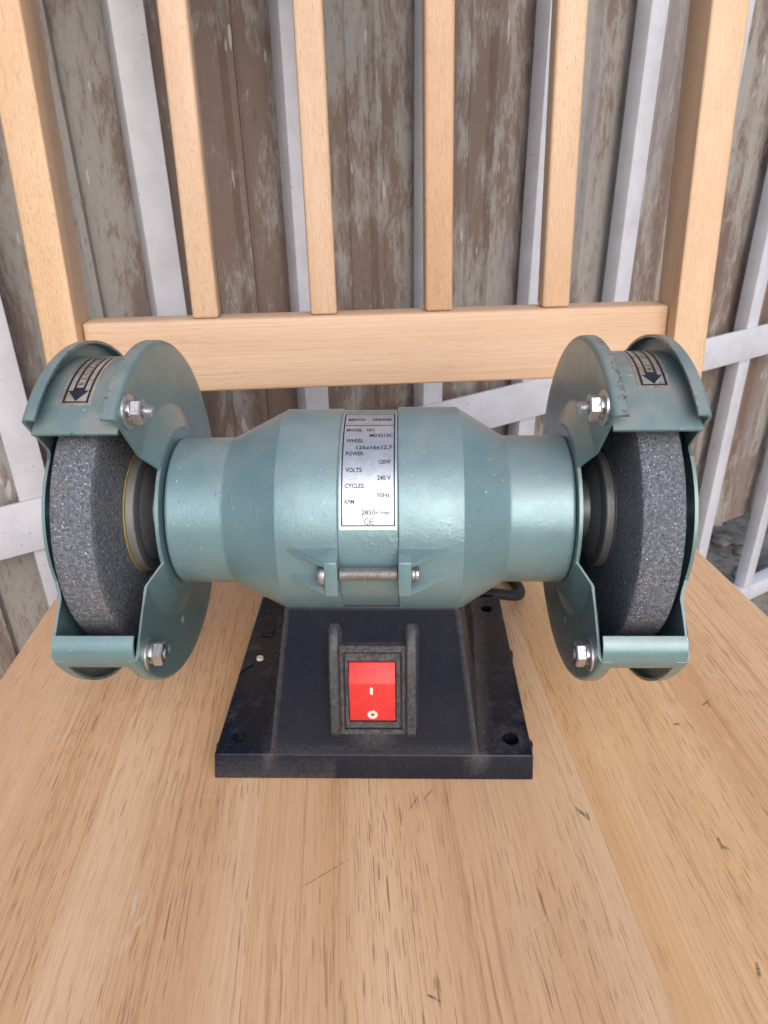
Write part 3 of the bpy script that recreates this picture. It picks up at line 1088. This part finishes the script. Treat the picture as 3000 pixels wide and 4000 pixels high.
    for k, ch in enumerate(reversed(word)):
        dc = span0 + step * (k + .5)
        def rot(u, w, h, dc=dc):
            # quarter turn: letter height runs across the shaft
            return ons(sgn * 0 + w, dc - (u) * md, h)
        wl = .5 if ch == "I" else 1.7
        text_into(bm, ch, -wl / 2, wl / 2, 0.0, 2.3, rot, hh + .02, .02)
    fin("lettering", bm, 'ink', st, sharp=80)

    # ---- bolts through the inner plate, nut side towards the motor
    for (r, a, lng) in ((75.5, 60.5, 9.0), (76, -32.5, 5.0)):
        y, z = -r * math.cos(rad(a)), H + r * math.sin(rad(a))
        bm = bmesh.new()
        prof = [(X(102.5), 0), (X(102.5), 2.4)]
        x = 96.0
        tips = []
        while x > 92.8 - lng + 5:
            tips += [(X(x), 2.75), (X(x - .45), 2.25)]
            x -= .9
        prof += tips + [(X(x), 2.1), (X(x - .3), 1.2), (X(x - .3), 0)]
        rev(bm, prof, 20, y0=y, z0=z)
        bolt = fin("guard_bolt", bm, 'zinc', grinder, sharp=70)
        bm = bmesh.new()
        rev(bm, [(X(99.9), 2.6), (X(99.9), 7.6), (X(99.0), 7.6), (X(98.8), 7.3), (X(98.8), 2.6)], 36, y0=y, z0=z, closed=True)
        fin("washer", bm, 'zinc', bolt, sharp=40)
        bm = bmesh.new()
        rev(bm, [(X(98.7), 2.6), (X(98.7), 4.9), (X(97.4), 4.9), (X(97.4), 2.6)], 30, 20, 345, y0=y, z0=z, closed=True)
        fin("spring_washer", bm, 'rod', bolt, sharp=40)
        bm = bmesh.new()
        ph = random.uniform(0, 60)
        rev(bm, [(X(97.3), 2.4), (X(97.3), 5.2), (X(96.9), 5.75), (X(93.6), 5.75), (X(93.0), 5.1), (X(92.9), 2.4)], 6, ph, ph + 360, y0=y, z0=z, closed=True)
        fin("nut", bm, 'zinc', bolt, sharp=25)
        # bolt head showing outside the outer plate
        bm = bmesh.new()
        rev(bm, [(X(139.0), 0), (X(139.0), 5.4), (X(140.2), 5.2), (X(141.6), 4.2), (X(142.5), 2.4), (X(142.8), 0)], 24, y0=y * .985, z0=H + (z - H) * .97)
        fin("bolt_head", bm, 'zinc', bolt, sharp=50)
    # small rivet screws holding the plate to the housing
    for a in (-24, 100, 215):
        r = 36.3
        y, z = -r * math.cos(rad(a)), H + r * math.sin(rad(a))
        bm = bmesh.new()
        rev(bm, [(X(96.5), 0), (X(96.5), 3.7), (X(97.3), 3.6), (X(98.3), 2.8), (X(98.9), 1.4), (X(99.0), 0)], 20, y0=y, z0=z)
        fin("plate_screw", bm, 'zinc', grinder, sharp=50)

    # ---- grinding wheel
    RW = 65.6
    xi, xo = 114.9, 132.6
    rng = random.Random(3 + s)
    jit = {}
    def jitter(x, r, k):
        if r < 60:
            return r, x
        key = (round(x, 2), round(r, 2), k)
        if key not in jit:
            e = .22 if abs(abs(x) - xi) < .8 or abs(abs(x) - xo) < .8 else 0.0
            jit[key] = (r + rng.uniform(-e, e * .4), x + rng.uniform(-e, e) * .3)
        return jit[key]
    bm = bmesh.new()
    rev(bm, [(X(xi), 6), (X(xi), 40), (X(xi), 60), (X(xi), RW - .5), (X(xi + .5), RW), (X(xi + 4), RW), (X(xi + 9), RW), (X(xi + 13), RW), (X(xo - .5), RW), (X(xo), RW - .5), (X(xo), 60), (X(xo), 40), (X(xo), 6)], 240, closed=True, jitter=jitter)
    wh = fin("grinding_wheel", bm, 'grit', grinder, sharp=80)
    wh["label"] = "grey abrasive wheel in the left guard" if s < 0 else "grey abrasive wheel in the right guard"
    bm = bmesh.new()
    rf = 30.6 if s < 0 else 29.2
    rev(bm, [(X(114.8), 8), (X(114.8), rf + .9), (X(114.2), rf + .9), (X(114.1), 8)], 72, closed=True)
    fin("paper_washer", bm, 'gold' if s < 0 else 'flange', wh, sharp=40)
    bm = bmesh.new()
    rev(bm, [(X(114.0), 8), (X(114.0), rf), (X(110.8), rf), (X(110.3), rf - .5)], 72)
    fin("flange_rim", bm, 'flange_rim', wh, sharp=40)
    bm = bmesh.new()
    rev(bm, [(X(110.3), rf - .45), (X(109.2), rf - 4), (X(109.4), rf - 5), (X(107.5), rf - 9), (X(106.5), 15), (X(98), 14), (X(98), 6)], 72)
    fin("flange", bm, 'flange', wh, sharp=30)
    bm = bmesh.new()
    rev(bm, [(X(94), 0), (X(94), 6.3), (X(140), 6.3), (X(140), 0)], 32)
    fin("spindle", bm, 'zinc', wh, sharp=40)
    bm = bmesh.new()
    rev(bm, [(X(132.7), 8), (X(132.7), 27), (X(135), 26), (X(136), 15), (X(136), 8)], 48, closed=True)
    fin("outer_flange", bm, 'flange', wh, sharp=30)

# ---- power cord leaving at the back, curling to the right
bm = bmesh.new()
ctrl = [(30, 78, 20), (58, 90, 15), (80, 94, 12), (97, 101, 6), (99, 116, 4), (90, 132, 4), (60, 140, 4), (20, 146, 4), (-30, 150, 4), (-70, 152, 4)]
pts = []
for i in range(len(ctrl) - 1):
    p0, p1, p2, p3 = (Vector(ctrl[max(i - 1, 0)]), Vector(ctrl[i]), Vector(ctrl[i + 1]), Vector(ctrl[min(i + 2, len(ctrl) - 1)]))
    for k in range(8):
        t = k / 8
        pts.append(.5 * ((2 * p1) + (-p0 + p2) * t + (2 * p0 - 5 * p1 + 4 * p2 - p3) * t * t + (-p0 + 3 * p1 - 3 * p2 + p3) * t ** 3))
tube(bm, pts, 3.8, 12)
fin("power_cord", bm, 'rubber', grinder, sharp=60)
